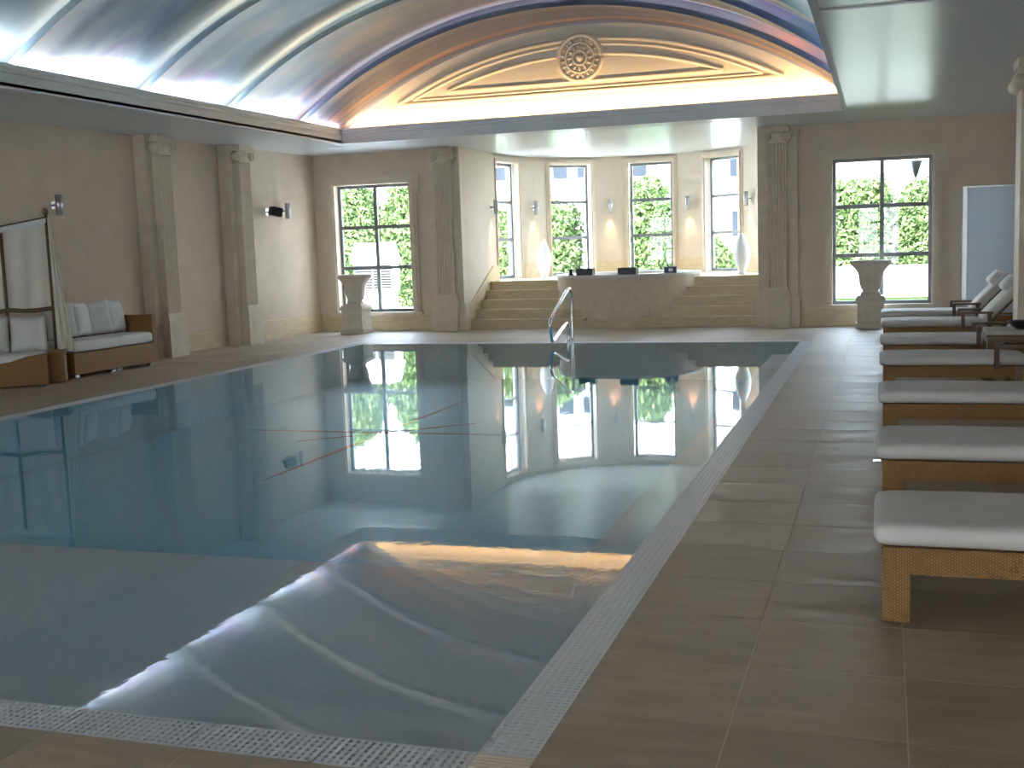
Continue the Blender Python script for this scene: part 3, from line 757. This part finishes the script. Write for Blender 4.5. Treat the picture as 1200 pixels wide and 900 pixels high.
# urns on pedestals
def urn_set(x, y, lab1, lab2, rot=0):
    p = tag(empty('pedestal', (x, y, 0), rot), lab1, 'pedestal', 'stone pedestals below the back windows')
    b = MB(); b.box(-.25, .25, -.25, .25, 0, .09); b.build('plinth', URN, p)
    b = MB(); b.box(-.22, .22, -.22, .22, .09, .47); bev(b.build('die', URN, p), .01)
    b = MB(); b.box(-.245, .245, -.245, .245, .47, .53); b.box(-.225, .225, -.225, .225, .53, .56); b.build('cap', URN, p)
    u = tag(empty('stone_urn', (x, y, .56), rot), lab2, 'urn', 'stone urns on pedestals')
    MB().box(-.17, .17, -.17, .17, 0, .035).build('foot_block', URN, u)
    b = MB(); b.lathe([(.15, .035), (.17, .05), (.15, .07), (.135, .09), (.16, .12), (.185, .20), (.19, .27), (.195, .33), (.215, .39), (.25, .45), (.295, .50), (.32, .53), (.335, .545)], 64, flute=.022, nf=16, fz=(.1, .34))
    b.f = b.f[:-1]; b.smooth.discard(len(b.f)); b.build('body', URN, u)
    b = MB(); b.lathe([(.33, .545), (.345, .56), (.345, .595), (.33, .61), (.28, .61), (.26, .50), (.17, .30), (.001, .25)], 48); b.f = b.f[:-2]; b.smooth = set(i for i in b.smooth if i < len(b.f)); b.build('rim', URN, u)
urn_set(-9.99, 20.68, 'square pale stone pedestal below the left back window', 'pale fluted stone urn in front of the left back window')
urn_set(-.21, 20.80, 'square pale stone pedestal below the right back window', 'pale fluted stone urn in front of the right back window', .0)
# handrail
h = tag(empty('pool_handrail', (-5.04, 18.75, 0)), 'bent chrome grab rail standing at the far edge of the pool', 'handrail')
def smooth_path(pts, it=3):
    for _ in range(it):
        q = [pts[0]]
        for a, b_ in zip(pts, pts[1:]):
            a, b_ = Vector(a), Vector(b_); q += [tuple(a*.75+b_*.25), tuple(a*.25+b_*.75)]
        q.append(pts[-1]); pts = q
    return pts
path = [(0, .03, 0), (0, .03, .4), (0, .04, .80), (0, -.10, .90), (0, -.55, .73), (0, -1.14, .50), (0, -1.34, .40), (0, -1.30, .22), (0, -1.22, .07), (0, -1.05, .10), (0, -.42, .29), (0, -.26, .31), (0, -.22, .16), (0, -.22, 0)]
MB().tube(smooth_path(path), .027, 12).build('rail_tube', CHROME, h)
for yy in (.03, -.22): MB().lathe([(.045, 0), (.045, .008), (.03, .02)], 20, c=(0, yy, 0)).build('floor_flange', CHROME, h)

# loungers ---------------------------------------------------------
LL, LWd = 1.98, .70
def make_lounger(back):
    r = empty('sun_lounger')
    ap0, ap1 = .215, .325
    for y0 in (0, LWd-.045): MB().box(.0, LL, y0, y0+.045, ap0, ap1).build('side_rail', WICK, r)
    for x0 in (0, LL-.045): MB().box(x0, x0+.045, .045, LWd-.045, ap0, ap1).build('end_rail', WICK, r)
    for x0 in (0, 1.15, LL-.11):
        for y0 in (0, LWd-.11):
            lg = MB().box(x0, x0+.11, y0, y0+.11, .012, ap0).build('leg', WICK, r)
            MB().box(x0+.035, x0+.075, y0+.035, y0+.075, 0, .012).build('glide', DARK, lg)
    MB().box(.045, LL-.045, .045, LWd-.045, ap1-.04, ap1-.015).build('slat_deck', WOOD, r)
    ap = 1.32
    MB().rbox(-.035, ap, -.015, LWd+.015, ap1+.004, ap1+.092, .042, 14, .010, .35, seed=1).build('seat_cushion', CUSH, r, weld=1e-4)
    mm = Matrix.Translation((ap+.01, 0, ap1+.02)) @ Matrix.Rotation(-math.radians(back), 4, 'Y')
    MB().box(0, .68, .06, LWd-.06, -.025, .0, mtx=mm).build('back_frame', WOOD, r)
    MB().rbox(.0, .66 if back < 20 else .78, .0, LWd, .0, .12, .05, 10, .012, .5, seed=4, mtx=mm).build('back_cushion', CUSH, r, weld=1e-4)
    L = .62 if back < 20 else .70
    MB().rbox(L-.22, L+.02, .08, LWd-.08, .11, .22, .05, 8, .01, .5, seed=9, mtx=mm).build('head_pillow', WHITEC, r, weld=1e-4)
    for y0 in (-.06, LWd+.015):
        a = MB(); a.box(1.0, 1.40, y0-.01, y0+.055, .50, .53); ar = a.build('armrest', WOOD, r)
        MB().box(1.0, 1.045, y0, y0+.045, .30, .50).build('arm_post', WOOD, ar); MB().box(1.33, 1.38, y0, y0+.045, .30, .50).build('arm_post', WOOD, ar)
    return r
flat = make_lounger(4); up_ = make_lounger(47)
LY = [(4.81, 0, 'nearest wicker lounger with thick cream cushion, closest to the camera'), (6.72, 0, 'second wicker lounger from the camera, behind the nearest one'),
      (9.02, 0, 'third wicker lounger from the camera'), (11.65, 0, 'fourth lounger from the camera, in front of the side table'),
      (13.83, 0, 'fifth lounger from the camera, just behind the side table'), (16.54, 1, 'second farthest lounger with raised backrest, beyond the pillar'),
      (18.61, 1, 'farthest lounger with raised backrest, beside the right stone pedestal')]
used = {0: False, 1: False}
for y, k, lab in LY:
    p = up_ if k else flat
    o = copy_tree(p) if used[k] else p
    used[k] = True; o.location = (.0, y, 0); tag(o, lab, 'lounger', 'wicker sun loungers along the right deck')
# side table with bowl
t = tag(empty('side_table', (1.38, 12.98, 0)), 'brown wooden side table with pale top between two loungers', 'table')
MB().box(-.36, .36, -.30, .30, .535, .575).build('table_top', mat('pale_table_top', (.45, .41, .36), .4), t)
for sy_ in (-1, 1): MB().box(-.36, .36, sy_*.27-.025, sy_*.27+.025, .455, .535).build('apron', WOOD, t); MB().box(-.29, .29, sy_*.27-.02, sy_*.27+.02, .26, .32).build('lower_rail', WOOD, t)
for sx in (-1, 1): MB().box(sx*.335-.025, sx*.335+.025, -.245, .245, .455, .535).build('apron', WOOD, t)
for sx in (-1, 1):
    for sy_ in (-1, 1): MB().box(sx*.325-.035, sx*.325+.035, sy_*.265-.035, sy_*.265+.035, 0, .455).build('leg', WOOD, t)
t = tag(empty('dark_bowl', (1.37, 12.95, .575)), 'dark wooden bowl on the side table', 'bowl')
b = MB(); b.lathe([(.05, 0), (.06, .01), (.10, .035), (.135, .08), (.14, .085), (.13, .085), (.09, .045), (.001, .03)], 28); b.f = b.f[:-1]; b.smooth.discard(len(b.f)); b.build('bowl_body', mat('dark_bowl_wood', (.03, .02, .018), .3), t)
# little metal plate on the floor
t = tag(empty('floor_plate', (-.045, 8.40, 0)), 'tiny bright metal drain plate on the tiles beside the second lounger', 'drain')
bev(MB().box(-.02, .035, -.03, .03, 0, .006).build('plate', CHROME, t), .003); MB().box(-.008, .022, -.018, .018, .006, .008).build('grid', STEEL, t)
# screen
s_ = tag(empty('partition_screen', (1.30, 20.55, 0), math.radians(-6)), 'bluish white panelled screen with a steel edge post beside the right back window', 'screen')
MB().box(-.05, .02, -.035, .035, .0, 2.34).build('edge_post', ALU, s_)
for k in range(6): MB().box(.03, 1.15, -.02, .02, .04+k*.38, .04+k*.38+.374).build('panel', PANEL, s_)
MB().box(.03, 1.15, -.022, .022, 2.322, 2.345).build('top_rail', ALU, s_); MB().box(1.15, 1.20, -.035, .035, 0, 2.34).build('edge_post', ALU, s_); MB().box(.02, 1.15, -.022, .022, 0, .036).build('bottom_rail', ALU, s_)

# sofa ------------------------------------------------------------- built with local x = along the wall (+Y), local y = towards the wall
def frame_rot(): return PI/2-SK
def sofa_module(name, y0, arm, label):
    w = .93; d = .70
    r = tag(empty(name, (-10.60, y0, 0), frame_rot()), label, 'sofa', 'wicker sofa modules by the left wall')
    MB().box(0, w-.006, 0, d, .055, .345).build('base', WICK, r)
    for fx in (.06, w-.14):
        for fy in (.05, d-.12): MB().box(fx, fx+.08, fy, fy+.07, 0, .055).build('foot', STEEL, r)
    MB().box(0, w-.006, d-.09, d, .345, .74).build('backrest', WICK, r)
    if arm: MB().box(w-.10, w-.006, 0, d-.09, .345, .77).build('arm', WICK, r)
    xe = w-.11 if arm else w-.012
    MB().rbox(.0, xe, -.015, d-.10, .35, .51, .05, 10, .01, .6, seed=y0).build('seat_cushion', WHITEC, r, weld=1e-4)
    return r
sofa_module('wicker_sofa', 13.02, False, 'near wicker sofa module without an arm, next to the daybed curtain')
sofa_module('wicker_sofa', 13.95, True, 'far wicker sofa module with an arm at its right end')
for k, (yy, tilt, lab) in enumerate(((13.36, 10, 'white back cushion on the near sofa module, beside the curtain'), (13.76, 10, 'white back cushion second from the curtain on the sofa'), (14.12, 10, 'white back cushion third from the curtain on the sofa'), (14.50, 12, 'white back cushion farthest from the curtain, beside the wicker arm'))):
    o = tag(empty('back_cushion', (-11.06+.036*(yy-13.4), yy, .755), frame_rot()), lab, 'cushion', 'white cushions on the sofa')
    MB().pillow(.45, .50, .17, seed=k*3, mtx=Matrix.Translation((0, 0, .02)) @ Matrix.Rotation(math.radians(-tilt), 4, 'X') @ Matrix.Rotation(math.radians((-24, 16, -20, 10)[k]), 4, 'Z')).build('cushion_cover', WHITEC, o, weld=1e-5)
# canopy daybed: local x along its front, local y towards the wall
DB = (-10.43, 12.27); DR = math.radians(35)
d_ = tag(empty('canopy_daybed', (*DB, 0), DR), 'wicker daybed with wooden posts, cut by the left edge of the photo', 'daybed')
DLn, DD = .93, .68
b = MB(); b.prism([(-DLn, .02), (0, .02), (0, .43), (-.22, .40), (-.45, .335), (-.7, .30), (-DLn, .32)], 0, .05, 'y'); b.build('front_panel', WICK, d_)
MB().box(-DLn, 0, .05, DD, .02, .30).build('base', WICK, d_)
MB().box(.0, .20, .26, DD, .02, .40).build('side_base', WICK, d_); MB().box(-.01, .22, .22, DD, .40, .43).build('side_shelf', WICK, d_)
for fx in (-DLn+.04, -.09): MB().box(fx, fx+.06, .02, .08, 0, .02).build('foot', DARK, d_)
PXS = (-DLn+.03, -.50, .08)
for k, px in enumerate(PXS): MB().tube([(px, DD-.03, .03 if k < 2 else .43), (px, DD-.03, 2.12 if k < 2 else 2.24)], .022, 10).build('post', WOOD, d_)
MB().lathe([(.015, 0), (.035, .02), (.04, .05), (.02, .09), (.004, .10)], 16, c=(.08, DD-.03, 2.24)).build('finial', WOOD, d_)
MB().tube(smooth_path([(-DLn+.03, DD-.03, .95), (-.72, DD-.05, .93), (-.50, DD-.04, 1.0), (-.25, DD-.06, .96), (.08, DD-.03, .99)]), .028, 8).build('back_rail', WOOD, d_)
MB().tube([(-DLn+.03, DD-.03, 2.06), (-.50, DD-.03, 2.10), (.08, DD-.03, 2.21)], .014, 8).build('canopy_rail', WOOD, d_)
MB().rbox(-DLn+.02, -.02, .06, DD-.06, .30, .42, .045, 10, .01, .5).build('mattress', WHITEC, d_, weld=1e-4)
c_ = tag(empty('curtain', (*DB, 0), DR), 'ecru curtain hung on the daybed posts, falling in folds at its right side', 'curtain')
def ctop(x): return 2.06+.05*(x+DLn)+.08*max(0, (x+.5)/.58)
def cloth(u, v):
    x = -DLn+.03+(DLn+.05)*u; zt = ctop(x); z = zt+(1.0-zt)*v
    return (x, DD+.01+.022*math.sin(u*26+v*1.5)*(.3+v*.4)+.02*math.sin(PI*v)*math.sin(u*7+v*3), z)
MB().grid(cloth, 60, 20).build('back_drape', CURT, c_)
def side(u, v):
    w = .02+.20*v**.9; x = .10+w*u; z = 2.20+(.44-2.20)*v-.05*u*v
    return (x, DD-.10+.035*math.sin(u*15+v)*(.2+.8*v), z)
MB().grid(side, 24, 24).build('side_drape', CURT, c_)
def swag(u, v):
    x = -DLn+.03+(DLn+.05)*u
    return (x, DD-.06-.02*math.sin(PI*v), ctop(x)+.012-.06*v-.03*v*math.sin(PI*((u*2) % 1)))
MB().grid(swag, 40, 5).build('valance', WHITEC, c_)
mw = Matrix.Translation((*DB, 0)) @ Matrix.Rotation(DR, 4, 'Z')
for k, (px, lab) in enumerate(((-.235, 'cream square cushion against the right half of the daybed back'), (-.70, 'cream square cushion at the left edge of the photo on the daybed'))):
    p = mw @ Vector((px, DD-.24, .67))
    o = tag(empty('daybed_cushion', p, DR), lab, 'cushion', 'cushions on the daybed')
    MB().pillow(.47, .50, .18, seed=k+20, mtx=Matrix.Rotation(math.radians(-10), 4, 'X')).build('cushion_cover', CUSH, o, weld=1e-5)

# ================================================================== OUTSIDE
S(MB().box(-3.5, 40, 21.6, 70, -.4, -.02).build('ground_lawn', GRASS), 'sunlit green lawn outside the right window')
S(MB().box(-50, -3.5, 21.6, 70, -.4, -.02).build('ground_terrace', PAVE), 'white concrete yard outside the bay and left window')
b = MB(); b.box(-60, 60, -30, YN-WT, -.6, -.35); b.box(-60, -13, YN-WT, 21.6, -.6, -.35); b.box(RWX+WT, 60, YN-WT, 21.6, -.6, -.35)
S(b.build('ground_base', PAVE), 'paved ground around the pool hall')
def bush(name, c, rad, n, label, cat='hedge', leaf=.075, boxy=False, group=None):
    r = tag(empty(name, (c[0], c[1], 0)), label, cat, group)
    v = rng.normal(size=(n, 3)); v /= np.linalg.norm(v, axis=1)[:, None]
    if boxy:
        v = rng.uniform(-1, 1, (n, 3)); ax = rng.integers(0, 3, n); sg = np.where(rng.random(n) < .5, -1., 1.)
        v[np.arange(n), ax] = np.where(ax == 2, 1., np.where(ax == 1, -1., sg)); v /= (np.abs(v)**6).sum(1)[:, None]**(1/6)
    lump = np.array([1+.16*noise.noise(Vector(p*2.3)+Vector(c)) for p in v])
    pos = v*np.array(rad)*(lump*(.76+.28*rng.random(n)))[:, None]+np.array([0, 0, c[2]])
    pos[:, 2] = np.maximum(pos[:, 2], .05)
    a = rng.normal(size=(n, 3)); a /= np.linalg.norm(a, axis=1)[:, None]; bb_ = np.cross(a, rng.normal(size=(n, 3))); bb_ /= np.linalg.norm(bb_, axis=1)[:, None]
    sz = (leaf*(.6+.8*rng.random(n)))[:, None]
    V = np.stack([pos-a*sz, pos+bb_*sz*.45, pos+a*sz, pos-bb_*sz*.45], 1).reshape(-1, 3)
    me = bpy.data.meshes.new('leaves'); me.from_pydata(V.tolist(), [], np.arange(4*n).reshape(-1, 4).tolist()); me.materials.append(LEAF)
    tag(link('leaves', me, r), kind='stuff')
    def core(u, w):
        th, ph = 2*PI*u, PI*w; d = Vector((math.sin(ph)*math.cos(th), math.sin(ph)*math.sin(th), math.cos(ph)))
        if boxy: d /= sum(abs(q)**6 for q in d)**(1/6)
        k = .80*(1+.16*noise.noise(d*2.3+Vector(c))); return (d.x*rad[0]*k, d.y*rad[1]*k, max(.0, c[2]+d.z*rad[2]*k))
    MB().grid(core, 24, 14).build('shade_core', CORE, r)  # solid inner mass, its dark colour stands in for shade among the leaves
gh = 'hedge bushes outside'
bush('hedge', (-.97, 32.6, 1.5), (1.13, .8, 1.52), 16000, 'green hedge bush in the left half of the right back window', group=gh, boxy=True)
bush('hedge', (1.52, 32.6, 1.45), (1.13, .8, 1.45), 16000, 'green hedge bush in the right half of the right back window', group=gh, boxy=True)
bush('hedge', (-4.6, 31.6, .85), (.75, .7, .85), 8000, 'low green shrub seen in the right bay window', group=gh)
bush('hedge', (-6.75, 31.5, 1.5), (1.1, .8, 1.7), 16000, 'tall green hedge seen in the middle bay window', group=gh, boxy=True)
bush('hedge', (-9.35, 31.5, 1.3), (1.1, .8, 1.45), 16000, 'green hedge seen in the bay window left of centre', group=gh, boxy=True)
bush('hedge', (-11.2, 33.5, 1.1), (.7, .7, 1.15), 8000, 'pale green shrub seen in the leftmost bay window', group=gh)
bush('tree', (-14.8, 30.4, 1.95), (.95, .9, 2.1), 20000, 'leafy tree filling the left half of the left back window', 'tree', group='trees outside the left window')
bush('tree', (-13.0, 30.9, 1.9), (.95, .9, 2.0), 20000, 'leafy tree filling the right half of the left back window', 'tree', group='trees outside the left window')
gw = tag(MB().box(-3.3, 8, 31.3, 31.55, -.02, .80).build('garden_wall', RENDER), 'low white garden wall under the hedge outside the right window', 'wall')
# condenser
c_ = tag(empty('air_conditioner', (-12.80, 27.6, -.02)), 'white outdoor air conditioner with louvred front outside the left window', 'air conditioner')
bev(MB().box(-.55, .55, 0, .5, .60, 1.32).build('casing', RENDER, c_), .02)
MB().prism([(-.62, 1.33), (.62, 1.33), (.46, 1.86), (-.46, 1.86)], -.06, .5, 'y').build('hood', RENDER, c_)
for k in range(9):
    for x0 in (-.52, .02): MB().box(x0, x0+.50, -.035, .0, .66+k*.07, .66+k*.07+.048).build('louvre', LOUV, c_)
MB().box(-.5, .5, .05, .45, 0, .60).build('stand', RENDER, c_)
t = tag(empty('utility_box', (-8.95, 28.2, -.02)), 'white utility cabinet outside the bay window left of centre', 'cabinet')
bev(MB().box(-.22, .22, -.15, .15, 0, 1.12).build('cabinet_body', RENDER, t), .01); MB().box(-.19, .19, -.16, -.15, .15, 1.05).build('cabinet_door', RENDER, t)
# houses
def house(name, x0, x1, y, h, wins, label, roof=True):
    r = tag(empty(name, ((x0+x1)/2, y, -.02)), label, 'house', 'white houses beyond the garden'); cx = (x0+x1)/2
    MB().box(x0-cx, x1-cx, 0, 6, 0, h).build('walls', RENDER, r)
    for (a, b_, z0, z1) in wins:
        f = MB().box(a-cx, b_-cx, -.06, .02, z0, z1).build('window', SHUT, r)
        MB().box(a-cx-.06, b_-cx+.06, -.10, -.0, z0-.08, z0).build('sill', RENDER, f)
    if roof: MB().prism([(-.6, h), (6.6, h), (3, h+1.6)], x0-cx-.5, x1-cx+.5, 'x').build('roof', TERRA, r)
house('white_house', -17.5, -4.6, 42, 6.5, [(-14.12, -13.74, 4.15, 4.65), (-11.85, -11.3, 4.1, 4.9), (-10.9, -10.45, 4.1, 4.85), (-8.85, -8.28, 4.05, 4.65), (-5.25, -5.0, 3.85, 4.7), (-5.2, -5.0, 1.75, 2.65)], 'white house with grey windows beyond the bay')
hr = bpy.data.objects['white_house']
MB().prism([(-.9, 3.85), (0, 3.85), (0, 4.4)], -8.2-(-11.05), -7.2-(-11.05), 'x').build('porch_roof', TERRA, hr)
house('white_house', -3.6, 7, 50, 4.1, [(4.4, 5.0, 1.6, 2.6)], 'low white house with terracotta roof beyond the right hedge')
t = tag(empty('garden_lamp', (.85, 34.5, -.02)), 'dark lamp on a pole above the hedge in the right back window', 'lamp')
MB().tube([(0, 0, 0), (0, 0, 3.2)], .03, 8).build('pole', DARK, t); MB().lathe([(.03, 0), (.17, .42), (.19, .45), (.001, .50)], 16, c=(0, 0, 3.2)).build('lamp_shade', DARK, t)
